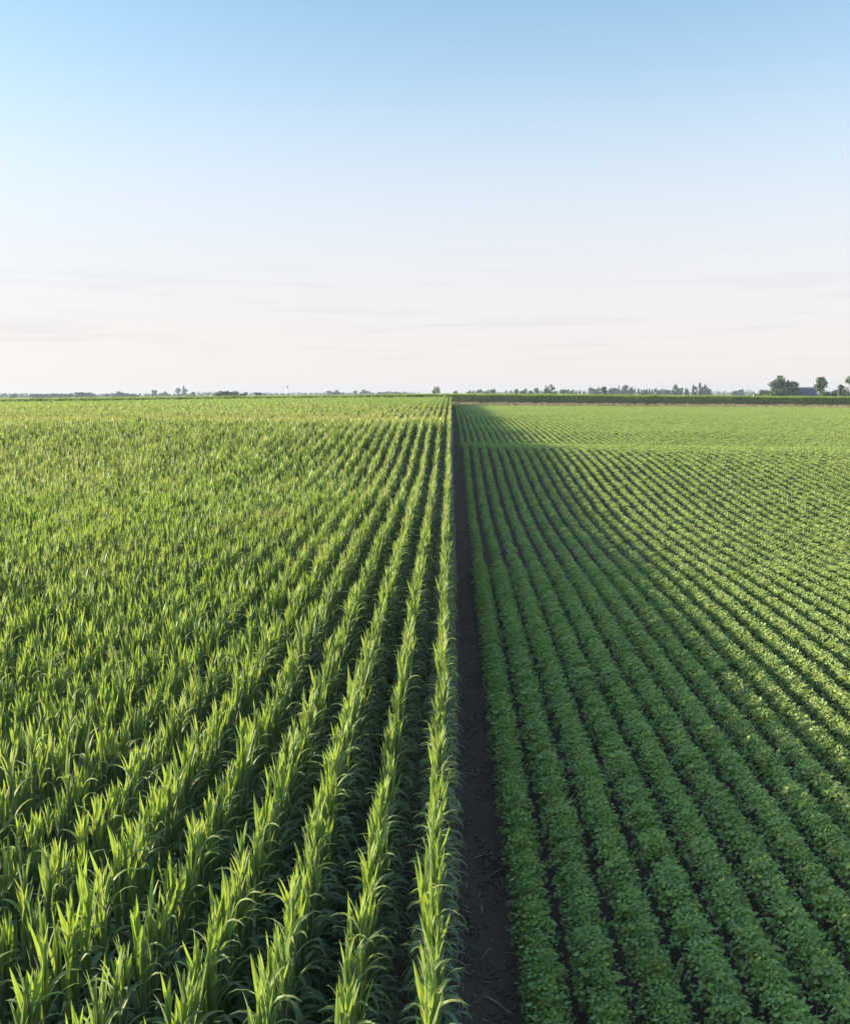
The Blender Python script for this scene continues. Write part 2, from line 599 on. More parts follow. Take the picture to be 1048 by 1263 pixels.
# ---- corn of the next field, rows running across
pts, kinds, rots, scls = [], [], [], []
y = 276.6
while y < 400:
    step = ROW if y < 290 else (1.5 if y < 320 else 3.0)
    x = -(.5 * y + 10)
    xe = .46 * y + 14
    if y < 276.7:
        x = -2.0
    while x < xe:
        s = nr.normal(1.0, .05)
        pts.append((x + 2, y + nr.normal(0, .05), float(ground_z(x + 2, y)))); kinds.append(nr.randint(18, 20))
        rots.append((0, 0, math.pi / 2 + (math.pi if nr.uniform() < .5 else 0))); scls.append((max(1, step / ROW * .8), 1, s))
        x += 4.0
    y += step
scatter('corn_crop', pts, kinds, rots, scls, corn_col, 'dark band of corn standing across the far end of the soybean field', 'corn field')

# ---- soybeans
NEAR_SOY, MID_SOY = 40.0, 258.0
near = []
k = 0
while True:
    X = SOY_X0 + ROW * k
    if X > .45 * NEAR_SOY + 8:
        break
    y = max(6.0, (X - 8) / .45) + nr.uniform(0, .1)
    while y < NEAR_SOY:
        if nr.uniform() > .02:
            near.append((X + nr.normal(0, .02), y, k, nr.randint(N_SOY), nr.normal(0, .3), nr.normal(1.0, .045)))
        y += nr.uniform(.12, .16)
    k += 1
nx = np.array([n[0] for n in near]); ny = np.array([n[1] for n in near])
nz = ground_z(nx, ny)
u, v, dep = project(nx, ny, nz + .5)
inside = (u > 4) & (u < 1046) & (v > 440) & (v < 1258)
order = np.argsort(np.where(inside, dep, 1e9))[:300]
chosen = set(int(i) for i in order if inside[i])
pts, kinds, rots, scls = [], [], [], []
for i, (x, y, row, kd, rz, sc) in enumerate(near):
    z = float(nz[i]) - .01
    if i in chosen:
        root = empty('soybean_plant', (x, y, z), rz, sc)
        nm = '%s soybean row from the bare soil strip' % ordinal[row]
        tagged(root, 'nearby shaded plant of the %s' % nm, 'soybean plant', 'nearest plants of the %s' % nm)
        stm, fom = soy_parts[kd]
        add_obj('stem', stm, root); add_obj('foliage', fom, root)
    else:
        pts.append((x, y, z)); kinds.append(kd); rots.append((0, 0, rz)); scls.append((sc, sc, sc))
k = 0
while True:
    X = SOY_X0 + ROW * k
    if X > .46 * FIELD_END + 8:
        break
    ya = max(NEAR_SOY, (X - 9) / .45)
    yend = FIELD_END - 4
    if ya < MID_SOY:
        add_row(X, ya, MID_SOY, 1.0, (8, 14), turn=False)
    add_row(X, max(ya, MID_SOY), yend, 4.0, (14, 18), turn=False)
    k += 1
scatter('soybean_crop', pts, kinds, rots, scls, soy_col, 'low soybean field in long rows filling the right half of the photo', 'soybean field')

# ---- dry grass on the bank at the far end of the soybeans
gcol = bpy.data.collections.new('grass varieties')
for i in range(4):
    g = random.Random(700 + i); mb = MB()
    for k in range(46):
        ribbon(mb, (g.uniform(-.8, .8), g.uniform(-.5, .5), 0), g.uniform(0, 6.28), g.uniform(.35, .8), .06, R(g.uniform(50, 88)), R(g.uniform(10, 70)), 1.5, 3, 0, g.random(), g, across=1)
    proto(gcol, 'grass_variety', i, mb.mesh('grass_variety', [M_DRY]))
pts, kinds, rots, scls = [], [], [], []
x = .8
while x < 150:
    for y in np.arange(265.5, 276.0, .8):
        if nr.uniform() < .8:
            yy = y + nr.uniform(-.3, .3)
            s = nr.uniform(.5, 1.25) * (.7 if y < 269 else 1)
            pts.append((x + nr.uniform(-.5, .5), yy, float(ground_z(x, yy)))); kinds.append(nr.randint(4))
            rots.append((0, 0, nr.uniform(0, 6.28))); scls.append((s, s, s))
    x += 1.3
scatter('dry_grass', pts, kinds, rots, scls, gcol, 'tan strip of dry grass between the soybeans and the far corn', 'grass')


# ------------------------------------------------------------------ ground
def lines(spec):
    out = []
    for a, b, s in spec:
        out += list(np.arange(a, b, s))
    return np.array(out)


gy = np.concatenate([lines([(-60, 0, 5), (0, 30, .25), (30, 130, 1.5), (130, 300, 4), (300, 600, 20)]), np.geomspace(600, 4800, 26)])
hx = lines([(0, 2.4, .1), (2.4, 14, .6), (14, 160, 4)])
hx = np.concatenate([hx, np.geomspace(160, 3600, 22)])
gx = np.concatenate([-hx[:0:-1], hx])
GX, GY = np.meshgrid(gx, gy)
GZ = ground_z(GX, GY)
fine = (np.abs(GX) < 2.6) & (GY > 0) & (GY < 30)
GZ = GZ + np.where(fine, nr.normal(0, .012, GZ.shape) + .02 * np.sin(GX * 5 + 1) * np.sin(GY * 1.7), 0)
nyv, nxv = GX.shape
V = np.stack([GX, GY, GZ], -1).reshape(-1, 3)
idx = np.arange(nyv * nxv).reshape(nyv, nxv)
Fq = np.stack([idx[:-1, :-1], idx[:-1, 1:], idx[1:, 1:], idx[1:, :-1]], -1).reshape(-1, 4)
me = bpy.data.meshes.new('ground')
me.from_pydata(V.tolist(), [], Fq.tolist())
me.polygons.foreach_set('use_smooth', np.full(len(Fq), True))
m, nt, out = new_mat('soil_and_fields')
geo = N(nt, 'ShaderNodeNewGeometry')
pos = geo.outputs['Position']
n1 = noise(nt, 1.1, 6, pos, .65)
n2 = noise(nt, 14, 5, pos, .7)
soil = mixc(nt, ramp(nt, n1, [(.3, 0.), (.7, 1.)]), (.072, .039, .027), (.14, .079, .057))
soil = mixc(nt, ramp(nt, n2, [(.35, 0.), (.65, 1.)]), soil, (.10, .060, .046))
soil = mixc(nt, ramp(nt, noise(nt, 5.0, 4, pos), [(.66, 0.), (.70, 1.)]), soil, (.13, .11, .075))
sx = N(nt, 'ShaderNodeSeparateXYZ'); nt.links.new(pos, sx.inputs[0])
vor = N(nt, 'ShaderNodeTexVoronoi'); vor.inputs['Scale'].default_value = .0035
nt.links.new(pos, vor.inputs['Vector'])
sepv = N(nt, 'ShaderNodeSeparateColor'); nt.links.new(vor.outputs['Color'], sepv.inputs[0])
fields = ramp(nt, sepv.outputs[0], [(0, (.07, .13, .03)), (.35, (.10, .17, .04)), (.6, (.14, .18, .06)), (.85, (.09, .15, .035))])
far = N(nt, 'ShaderNodeMapRange'); far.inputs['From Min'].default_value = 392; far.inputs['From Max'].default_value = 400
nt.links.new(sx.outputs[1], far.inputs['Value'])
colr = mixc(nt, far.outputs[0], soil, fields)
p = N(nt, 'ShaderNodeBsdfPrincipled')
nt.links.new(colr, p.inputs['Base Color'])
p.inputs['Roughness'].default_value = .95
p.inputs['Specular IOR Level'].default_value = .15
bp = N(nt, 'ShaderNodeBump'); bp.inputs['Strength'].default_value = .8; bp.inputs['Distance'].default_value = .04
nt.links.new(noise(nt, 9, 8, pos, .7), bp.inputs['Height'])
nt.links.new(bp.outputs[0], p.inputs['Normal'])
nt.links.new(p.outputs[0], out.inputs[0])
me.materials.append(m)
g_ob = add_obj('ground', me)
tagged(g_ob, 'dark bare soil strip between corn and soybeans, and the farmland around', 'ground', kind='structure')


# ---- clods of earth and bits of old stalk lying on the bare strip
ccol = bpy.data.collections.new('clod varieties')
M_CLOD = plain_mat('clod_earth', (.105, .067, .054), .95, .4, 9)
for i in range(5):
    g = random.Random(900 + i); mb = MB()
    for k in range(26):
        cx, cy, r = g.uniform(-.3, .3), g.uniform(-.3, .3), abs(g.gauss(0, .013)) + .006
        pp = []
        for kz, rr in ((-.5, .9), (.15, 1.0), (.6, .6)):
            for q in range(6):
                t = q / 6 * 6.283
                pp.append((cx + r * rr * math.cos(t) * g.uniform(.7, 1.3), cy + r * rr * math.sin(t) * g.uniform(.7, 1.3), r * kz))
        fs = [(a_ * 6 + q, a_ * 6 + (q + 1) % 6, a_ * 6 + 6 + (q + 1) % 6, a_ * 6 + 6 + q) for a_ in (0, 1) for q in range(6)] + [tuple(range(12, 18))]
        mb.add(pp, fs, (.5, g.random(), 0), 0)
    for k in range(1):
        ribbon(mb, (g.uniform(-.3, .3), g.uniform(-.3, .3), .012), g.uniform(0, 6.28), g.uniform(.06, .25), g.uniform(.008, .02), R(4), R(8), 1, 3, .2, .5, g, mat=1)
    proto(ccol, 'clod_variety', i, mb.mesh('clod_variety', [M_CLOD, M_DRY], False))
pts, kinds, rots, scls = [], [], [], []
for _ in range(420):
    y = 8 + 44 * nr.uniform() ** 1.6; x = nr.uniform(.0, 1.0)
    s = nr.uniform(.6, 1.7)
    pts.append((x, y, float(ground_z(x, y)) + .004)); kinds.append(nr.randint(5)); rots.append((0, 0, nr.uniform(0, 6.28))); scls.append((s, s, s))
scatter('soil_clods', pts, kinds, rots, scls, ccol, 'clods of dark earth and straw bits on the bare strip', 'soil')


# ------------------------------------------------------------------ trees on the horizon (unit height 1, scaled up)
def clump(mb, g, c, r, n, size, flat=1.0, age0=.5):
    for _ in range(n):
        d = np.array([g.gauss(0, 1), g.gauss(0, 1), g.gauss(0, 1)]); d /= np.linalg.norm(d)
        q = np.asarray(c) + d * r * g.uniform(.45, 1.05) * np.array([1, 1, flat])
        nrm = d + np.array([g.gauss(0, .5), g.gauss(0, .5), g.gauss(0, .5)]); nrm /= np.linalg.norm(nrm)
        a = np.cross(nrm, (g.gauss(0, 1), g.gauss(0, 1), g.gauss(0, 1))); a /= np.linalg.norm(a)
        b = np.cross(nrm, a)
        s = size * g.uniform(.6, 1.3)
        mb.add([q + a * s, q + b * s * .7, q - a * s, q - b * s * .7], [(0, 1, 2, 3)], (max(0, min(1, g.gauss(age0, .25))), g.random(), 0))


def tree_meshes(kind, seed):
    g = random.Random(seed); tr, cr = MB(), MB()
    if kind == 'round':                    # broad deciduous
        tube(tr, [(0, 0, -.05), (.01, 0, .18), (.02, .01, .36), (.0, .02, .7)], [.034, .028, .02, .006], 6)
        for _ in range(6):
            a = g.uniform(0, 6.28); z = g.uniform(.2, .4)
            tube(tr, [(.01, 0, z), (.16 * math.cos(a), .16 * math.sin(a), z + .16), (.28 * math.cos(a), .28 * math.sin(a), z + .3)], [.015, .010, .004], 5)
        for _ in range(18):
            a = g.uniform(0, 6.28); rr = g.uniform(.05, .30); z = g.uniform(.08, .84)
            rr *= 1.0 - .75 * max(0, (z - .5) / .5) ** 1.5
            clump(cr, g, (rr * math.cos(a), rr * math.sin(a), z), g.uniform(.13, .20), 95, .042, .85, g.uniform(.2, .8))
    elif kind == 'tall':                   # upright oval, pointed top
        tube(tr, [(0, 0, -.05), (0, 0, .3), (0, .01, .8)], [.026, .02, .005], 6)
        for _ in range(4):
            a = g.uniform(0, 6.28); z = g.uniform(.2, .5)
            tube(tr, [(0, 0, z), (.12 * math.cos(a), .12 * math.sin(a), z + .15)], [.01, .004], 5)
        for _ in range(15):
            z = g.uniform(.14, .93); a = g.uniform(0, 6.28); rr = g.uniform(.3, 1) * .21 * math.sin(math.pi * min(1, (z + .12) / 1.08)) ** .8
            clump(cr, g, (rr * math.cos(a), rr * math.sin(a), z), g.uniform(.09, .14), 80, .036, 1.1, g.uniform(.2, .7))
    elif kind == 'conifer':
        tube(tr, [(0, 0, -.05), (0, 0, .5), (0, 0, .98)], [.022, .014, .003], 6)
        for k in range(17):
            z = .08 + .9 * k / 17; rr = .24 * (1 - z) ** .85 + .015
            for j in range(7):
                a = g.uniform(0, 6.28); q = g.uniform(.5, 1.05) * rr
                clump(cr, g, (q * math.cos(a) * .7, q * math.sin(a) * .7, z), .4 * rr + .015, 14, .032, .5, g.uniform(.2, .7))
    elif kind == 'shrub':                  # low broad bush, unit height
        for _ in range(7):
            a = g.uniform(0, 6.28)
            tube(tr, [(0, 0, -.05), (.2 * math.cos(a), .2 * math.sin(a), .3), (.35 * math.cos(a), .35 * math.sin(a), .6)], [.03, .02, .008], 5)
        for _ in range(15):
            a = g.uniform(0, 6.28); rr = g.uniform(0, .62); z = g.uniform(.12, .8) * (1 - .5 * rr)
            clump(cr, g, (rr * math.cos(a), rr * math.sin(a), z), g.uniform(.2, .3), 80, .065, .8, g.uniform(.3, .9))
    elif kind == 'open':                   # thin crown with gaps
        tube(tr, [(0, 0, -.05), (.02, 0, .3), (.0, .02, .6), (.03, 0, .9)], [.028, .024, .014, .004], 6)
        for _ in range(10):
            a = g.uniform(0, 6.28); z = g.uniform(.25, .7); l = g.uniform(.18, .34)
            e = (l * math.cos(a), l * math.sin(a), z + g.uniform(.08, .22))
            tube(tr, [(.01, 0, z), (e[0] * .5, e[1] * .5, z + .1), e], [.012, .008, .003], 5)
            clump(cr, g, e, g.uniform(.09, .15), 60, .036, .9, g.uniform(.2, .8))
        clump(cr, g, (.02, 0, .86), .12, 60, .03, 1, .5)
    lm = M_CONIFER if kind == 'conifer' else M_TREE
    return tr.mesh(kind + '_trunk', [M_BARK]), cr.mesh(kind + '_crown', [lm])


TREES = {k: [tree_meshes(k, 800 + 10 * i + j) for j in range(3)] for i, k in enumerate(('round', 'tall', 'conifer', 'shrub', 'open'))}
KNAME = {'round': 'broadleaf_tree', 'tall': 'poplar_tree', 'conifer': 'conifer_tree', 'shrub': 'shrub', 'open': 'sparse_tree'}
KCAT = {'round': 'tree', 'tall': 'tree', 'conifer': 'conifer', 'shrub': 'shrub', 'open': 'tree'}
SPREAD = {'round': .80, 'tall': .50, 'conifer': .48, 'shrub': 1.45, 'open': .66}
tcount = 0


def tree(kind, px, top, w, D, label, group=None):
    """px: photo column of the trunk, top: photo row of the tip, w: crown width in photo pixels, D: distance"""
    global tcount
    x, y = at(px, D)
    zb = float(ground_z(x, y))
    ztop = CAMZ + (HY - top) / F * D
    H = max(2.0, ztop - zb) * (1.13 if kind in ('round', 'shrub', 'open') else 1.0)
    W = w / F * D / SPREAD[kind] * (1.45 if kind == 'round' else 1.25)
    o = empty(KNAME[kind], (x, y, zb), rnd.uniform(0, 6.28), (W, W, H))
    trm, crm = TREES[kind][tcount % 3]; tcount += 1
    add_obj('trunk', trm, o); add_obj('crown', crm, o)
    tagged(o, label, KCAT[kind], group)
    return o


FR = 'trees and shrubs around the far barn'
BL = 'hazy blue trees on the right horizon'
LH = 'hazy trees on the left horizon'
# the farm on the right
tree('round', 936, 481.2, 19, 610, 'low rounded green tree left of the tall twin trees, nearest the white post', FR)
tree('conifer', 946, 478, 7, 620, 'small dark conifer squeezed between the low round tree and the big broad tree', FR)
tree('round', 957, 465.0, 20, 615, 'tall broad tree, the left and higher half of the big pair left of the barn', FR)
tree('round', 968, 470.5, 19, 612, 'broad dark tree, the right and lower half of the big pair left of the barn', FR)
tree('shrub', 957, 480, 38, 600, 'wide dark shrub under the big pair of trees left of the barn', FR)
tree('shrub', 977, 481.5, 14, 598, 'small shrub at the left end of the barn wall', FR)
tree('tall', 1005, 465.5, 16, 596, 'dark pointed tree rising at the right end of the barn', FR)
tree('shrub', 1012, 482, 16, 590, 'rounded green shrub just right of the pointed tree by the barn', FR)
tree('shrub', 1022, 480.5, 18, 592, 'middle and tallest of the green shrubs right of the barn', FR)
tree('round', 1031, 475, 12, 610, 'small pale green tree standing up behind the shrubs right of the barn', FR)
tree('shrub', 1034, 481.5, 16, 588, 'light green shrub below the small pale tree right of the barn', FR)
tree('open', 1043.5, 462.5, 20, 585, 'tall sparse tree with gaps in its crown at the right edge of the photo', FR)
tree('shrub', 1043, 483, 14, 600, 'low dark shrub at the foot of the sparse tree at the right edge', FR)
tree('shrub', 922, 484.5, 10, 640, 'small low bush at the far left of the farm, beside the white post', FR)
# single trees and small groups along the right horizon
tree('open', 536, 478, 5, 700, 'lone dark sparse tree where the corn rows meet the horizon', None)
tree('open', 539.5, 477.5, 5, 705, 'slightly taller twin close to the right of the lone sparse tree', None)
tree('shrub', 561, 481.5, 6, 900, 'small lone round bush right of the end of the corn rows', None)
for px, top, w, k, lb in ((579, 481.6, 5, 'round', 'leftmost small tree of the sparse line behind the far corn'),
                          (583, 480.0, 4, 'conifer', 'thin pointed tree in the sparse line behind the far corn'),
                          (590, 481.0, 7, 'round', 'low round tree after the thin pointed one in the sparse line'),
                          (600, 481.2, 8, 'round', 'wide low tree in the middle of the sparse line behind the corn'),
                          (607, 480.2, 8, 'round', 'dark flat topped tree at the right end of the sparse line')):
    tree(k, px, top, w, 1250, lb, BL)
for px, top, w, k, lb in ((622.5, 480.3, 2.6, 'conifer', 'tiny narrow conifer standing alone before the green broad tree group'),
                          (629, 481, 3, 'conifer', 'second tiny conifer right of the lone narrow one'),
                          (634.5, 480, 5, 'round', 'small bluish round tree beside the two tiny conifers'),
                          (641, 481.5, 5, 'shrub', 'low bush left of the dark round tree'),
                          (646, 479.5, 6, 'round', 'dark round tree left of the tall ragged green tree'),
                          (652, 481.8, 6, 'round', 'low pale tree just right of the dark round tree'),
                          (660, 479.2, 7, 'round', 'bluish round tree two places left of the ragged green tree')):
    tree(k, px, top, w, 1150, lb, BL)
tree('open', 677, 475.5, 11, 850, 'tall ragged green tree, the greenest on the right horizon', None)
tree('shrub', 669, 481.5, 11, 840, 'low green shrub at the left foot of the ragged green tree', None)
tree('shrub', 681, 482, 12, 845, 'low green shrub at the right foot of the ragged green tree', None)
xs = [(689, 480.8, 6), (693.5, 480.2, 5), (698, 481, 5), (702.5, 480.5, 5), (707.5, 481.2, 4), (712, 480.8, 4), (717, 481.4, 4)]
words = ['first', 'second', 'third', 'fourth', 'fifth', 'sixth', 'last']
for (px, top, w), wd in zip(xs, words):
    tree('conifer' if px > 704 else 'round', px, top, w, 1350, '%s small blue tree in the even row right of the ragged green tree' % wd, BL)
tree('tall', 741, 477, 9, 820, 'olive green tree standing before the long blue wood', None)
for px, top, w, k, lb in ((727, 478.8, 8, 'round', 'left end tree of the long blue wood'),
                          (733, 478.4, 8, 'round', 'second blue tree of the wood, left of the olive tree'),
                          (749, 479, 9, 'round', 'blue tree of the wood just right of the olive tree'),
                          (756, 479.3, 9, 'round', 'lower blue tree left of the spire in the wood'),
                          (759.5, 474.2, 3.2, 'conifer', 'narrow blue spire rising from the wood'),
                          (765, 476.8, 9, 'round', 'blue tree right of the spire, left slope of the highest crown'),
                          (768, 475, 8, 'tall', 'highest blue crown of the wood'),
                          (773, 478, 8, 'round', 'right shoulder of the blue wood, below its highest crown'),
                          (779, 477.8, 2.6, 'conifer', 'thin conifer detached from the right end of the wood')):
    tree(k, px, top, w, 1500, lb, BL)
for i, px in enumerate((783.5, 787, 790, 793, 796.5, 800)):
    tree('conifer', px, 478.6 + (i * 7 % 4) * .5, 4.6, 1350, '%s small conifer in the short even row right of the blue wood' % words[i], BL)
for px, top, w, k, lb in ((805, 480, 6, 'round', 'first low rounded tree after the short row of conifers'),
                          (811, 480, 7, 'round', 'second low rounded tree after the short row of conifers'),
                          (818, 480.6, 7, 'round', 'third low tree, left foot of the domed dark tree'),
                          (824, 481, 5, 'round', 'low tree touching the domed dark tree on its left'),
                          (828, 475.2, 7, 'tall', 'domed dark tree standing above its neighbours left of the three spires'),
                          (834, 478.5, 7, 'round', 'tree leaning on the right side of the domed dark tree'),
                          (840.5, 477.4, 3.4, 'conifer', 'pointed conifer right of the domed dark tree'),
                          (843, 480, 5, 'round', 'low tree at the right foot of the pointed conifer'),
                          (849.5, 473.5, 4, 'conifer', 'left and slimmest of the three tall spires'),
                          (852, 477, 5, 'round', 'low crown between the left and middle tall spires'),
                          (857.5, 472.8, 4, 'tall', 'middle tall spire, highest of the three'),
                          (860, 477, 6, 'round', 'crown at the right foot of the middle tall spire'),
                          (864, 474.6, 4, 'tall', 'right and thinnest topped of the three tall spires'),
                          (868, 477.6, 8, 'round', 'sloping crown right of the three tall spires'),
                          (900, 482, 6, 'round', 'faint low tree midway between the three spires and the farm'),
                          (907.5, 480.8, 6, 'round', 'faint rounded tree just left of the farm')):
    tree(k, px, top, w, 1450, lb, BL)
# the left horizon
for px, top, w, k, D, lb in ((24, 485.2, 8, 'round', 1700, 'small rounded grey tree, first bump from the left edge'),
                             (49, 485.6, 10, 'round', 1700, 'left end crown of the long grey wood on the far left'),
                             (66, 485.8, 10, 'round', 1700, 'third crown of the long grey wood on the far left'),
                             (57, 486, 10, 'round', 1700, 'second crown of the long grey wood on the far left'),
                             (75, 485.2, 9, 'round', 1700, 'rounded crown in the middle of the long grey wood'),
                             (84, 485.6, 9, 'round', 1700, 'flat crown right of the middle of the long grey wood'),
                             (92, 485, 9, 'round', 1700, 'crown left of the highest one in the long grey wood'),
                             (103, 483.6, 11, 'round', 1600, 'highest crown of the long grey wood on the far left'),
                             (112, 484.6, 10, 'round', 1600, 'dip right of the highest crown of the long grey wood'),
                             (119, 484.2, 12, 'round', 1600, 'right end crown of the long grey wood on the far left'),
                             (137.5, 485.4, 5, 'tall', 1500, 'small upright tree alone right of the long grey wood'),
                             (144, 484.5, 3.6, 'tall', 1600, 'thin upright tree left of the domed grey group'),
                             (154.5, 482.8, 10, 'round', 1600, 'dome topped tree, highest of the small grey group'),
                             (149, 485, 7, 'round', 1600, 'left shoulder of the small domed grey group'),
                             (164, 485.4, 9, 'round', 1600, 'low crown right of the dome in the small grey group'),
                             (171, 486.2, 9, 'round', 1600, 'right end crown of the small grey group'),
                             (195.5, 481.2, 7, 'round', 1900, 'solid block shaped grey tree left of the two tall pale trees'),
                             (203, 485.2, 5, 'round', 1900, 'low tree between the block shaped tree and its smaller twin'),
                             (209.5, 483, 7, 'round', 1900, 'smaller rounded twin right of the block shaped grey tree'),
                             (224.5, 478.4, 8, 'tall', 2300, 'left one of the two tall pale blue trees'),
                             (231, 474.6, 4.5, 'conifer', 2300, 'right pale blue tree with a needle thin top'),
                             (233, 480, 7, 'tall', 2300, 'pale crown against the foot of the needle topped tree'),
                             (234.5, 486.5, 6, 'shrub', 640, 'dark green bush below the needle topped pale tree'),
                             (242.5, 483.2, 5, 'tall', 1100, 'greyish upright tree right of the two tall pale trees')):
    tree(k, px, top, w, D, lb, LH)
DG = 'dark tree clumps beyond the left corn'
for px, top, w, k, lb in ((276, 482.6, 11, 'round', 'left half of the biggest dark clump beyond the left corn'),
                          (282.5, 482.4, 9, 'round', 'right half of the biggest dark clump beyond the left corn'),
                          (292, 483.3, 12, 'round', 'second dark rounded clump, right of the biggest one'),
                          (304, 483.8, 8, 'round', 'third and narrowest dark clump beyond the left corn'),
                          (321, 484, 10, 'round', 'fourth dark clump, bluest and farthest right')):
    tree(k, px, top, w, 760 if px < 310 else 1000, lb, DG)
for px, top, w, k, lb in ((409, 482.4, 8, 'round', 'left crown of the blue hump left of the lone sparse tree'),
                          (415.5, 481.4, 8, 'round', 'highest crown of the smooth blue hump'),
                          (425, 484, 4, 'round', 'tiny tree just right of the smooth blue hump'),
                          (440, 482.3, 6, 'round', 'small blue crown left of the notched blue pair'),
                          (445.5, 483, 4, 'conifer', 'tiny pointed tree in the notch of the blue pair'),
                          (450.5, 480.6, 7, 'round', 'right and higher crown of the notched blue pair'),
                          (455, 482.6, 6, 'round', 'low slope of the notched blue pair, on its right'),
                          (478, 482.8, 12, 'round', 'centre crown of the flat blue wood near the corn rows'),
                          (470, 483.6, 9, 'round', 'left end of the flat blue wood near the corn rows'),
                          (487, 483.5, 10, 'round', 'crown right of the centre of the flat blue wood'),
                          (497, 483.3, 9, 'round', 'right end crown of the flat blue wood')):
    tree(k, px, top, w, 2000, lb, LH)

# a far-off belt of wood that reads as one mass
wb = MB(); g = random.Random(77)
for px in np.arange(-60, 1110, 2.2):
    if 512 < px < 575 and g.random() < .8:
        continue
    right = 572 < px < 925
    D = (1750 if right else 2000) + 150 * math.sin(px * .021) + g.uniform(-60, 60)
    x, y = at(px, D); zb = float(ground_z(x, y))
    amp = .5 + .5 * math.sin(px * .037 + 1.0) * math.sin(px * .013 + .5)
    Ht = (5 + 7 * amp + g.uniform(-1.5, 2.0)) * .8
    if not right:
        Ht = (CAMZ + (HY - (486.3 if px < 240 else 484.9) + 1.1 * amp) / F * D - zb) * g.uniform(.93, 1.08)
    else:
        Ht = (CAMZ + (HY - 483.2 + 1.6 * amp) / F * D - zb) * g.uniform(.9, 1.12)
    for q in range(3):
        clump(wb, g, (x + g.uniform(-3, 3), y + g.uniform(-8, 8), zb + Ht * (.3 + .25 * q)), Ht * .36, 26, 1.3 * D / 2700, .9, g.uniform(.2, .7))
wo = add_obj('treeline', wb.mesh('treeline', [M_TREE]))
tagged(wo, 'faint blue belt of distant woods low along the whole horizon', 'woods', kind='stuff')


# ------------------------------------------------------------------ barn, posts, water tower
def box(mb, c, s, tone=(.5, .5, 0)):
    cx, cy, cz = c; a, b, h = s[0] / 2, s[1] / 2, s[2] / 2
    V = [(cx + i * a, cy + j * b, cz + k_ * h) for k_ in (-1, 1) for j in (-1, 1) for i in (-1, 1)]
    mb.add(V, [(0, 2, 3, 1), (4, 5, 7, 6), (0, 1, 5, 4), (2, 6, 7, 3), (0, 4, 6, 2), (1, 3, 7, 5)], tone)


M_WALL = plain_mat('barn_boards', (.055, .06, .065), .8, .2, 1.5)
M_ROOF = plain_mat('barn_roof_metal', (.07, .085, .11), .9, .15, .8)
M_DARK = plain_mat('barn_door_dark', (.05, .05, .055), .8)
M_WHITE = plain_mat('white_paint', (.78, .78, .76), .6, .06, 2)
D = 620
bx, by = at(987.5, D); bz = float(ground_z(bx, by))
barn = empty('barn', (bx, by, bz), -R(8))
tagged(barn, 'long low blue grey barn with a pitched roof among the far trees', 'barn')
bw, bd, wh, rh = 10.0, 9.0, 4.6, CAMZ + (HY - 478.0) / F * D - bz
mb = MB()
V = [(-bw / 2, -bd / 2, 0), (bw / 2, -bd / 2, 0), (bw / 2, bd / 2, 0), (-bw / 2, bd / 2, 0),
     (-bw / 2, -bd / 2, wh), (bw / 2, -bd / 2, wh), (bw / 2, bd / 2, wh), (-bw / 2, bd / 2, wh), (-bw / 2, 0, rh - .15), (bw / 2, 0, rh - .15)]
mb.add(V, [(0, 1, 5, 4), (1, 2, 6, 9, 5), (2, 3, 7, 6), (3, 0, 4, 8, 7)], (.5, .5, 0))
add_obj('wall', mb.mesh('barn_wall', [M_WALL], False), barn)
mb = MB()
for sgn in (-1, 1):
    e0_ = np.array([0, sgn * (bd / 2 + .5), wh - .45 * (rh - wh) / (bd / 2)]); r0_ = np.array([0, 0, rh])
    a = bw / 2 + .5
    V = [e0_ + (-a, 0, 0), e0_ + (a, 0, 0), r0_ + (a, 0, 0), r0_ + (-a, 0, 0)]
    V += [q + np.array((0, 0, .18)) for q in V]
    mb.add(V, [(0, 3, 2, 1), (4, 5, 6, 7), (0, 1, 5, 4), (1, 2, 6, 5), (2, 3, 7, 6), (3, 0, 4, 7)], (.5, .5, 0))
add_obj('roof', mb.mesh('barn_roof', [M_ROOF], False), barn)
for cx, w_, h_ in ((-3.2, 2.6, 3.2), (2.4, 2.6, 3.2)):
    mb = MB(); box(mb, (cx, -bd / 2 - .04, h_ / 2), (w_, .12, h_))
    add_obj('door', mb.mesh('barn_door', [M_DARK], False), barn)

x, y = at(923, 600); z = float(ground_z(x, y))
mb = MB()
tube(mb, [(0, 0, 0), (0, 0, 4.1)], [.16, .16], 8); tube(mb, [(0, 0, 4.1), (0, 0, 4.5), (0, 0, 4.9)], [.16, .5, .18], 8)
po = add_obj('marker_post', mb.mesh('marker_post', [M_WHITE])); po.location = (x, y, z)
tagged(po, 'small white marker post at the left end of the farm trees', 'post')

x, y = at(1026, 560); z = float(ground_z(x, y))
up = empty('utility_pole', (x, y, z))
tagged(up, 'pale thin utility pole in front of the shrubs right of the barn', 'pole')
mb = MB(); tube(mb, [(0, 0, 0), (0, 0, 9.2)], [.16, .11], 8)
add_obj('pole', mb.mesh('pole', [plain_mat('weathered_wood', (.34, .32, .29), .9)]), up)
mb = MB(); box(mb, (0, -.2, 8.6), (1.8, .12, .14))
add_obj('crossarm', mb.mesh('crossarm', [bpy.data.materials['weathered_wood']], False), up)

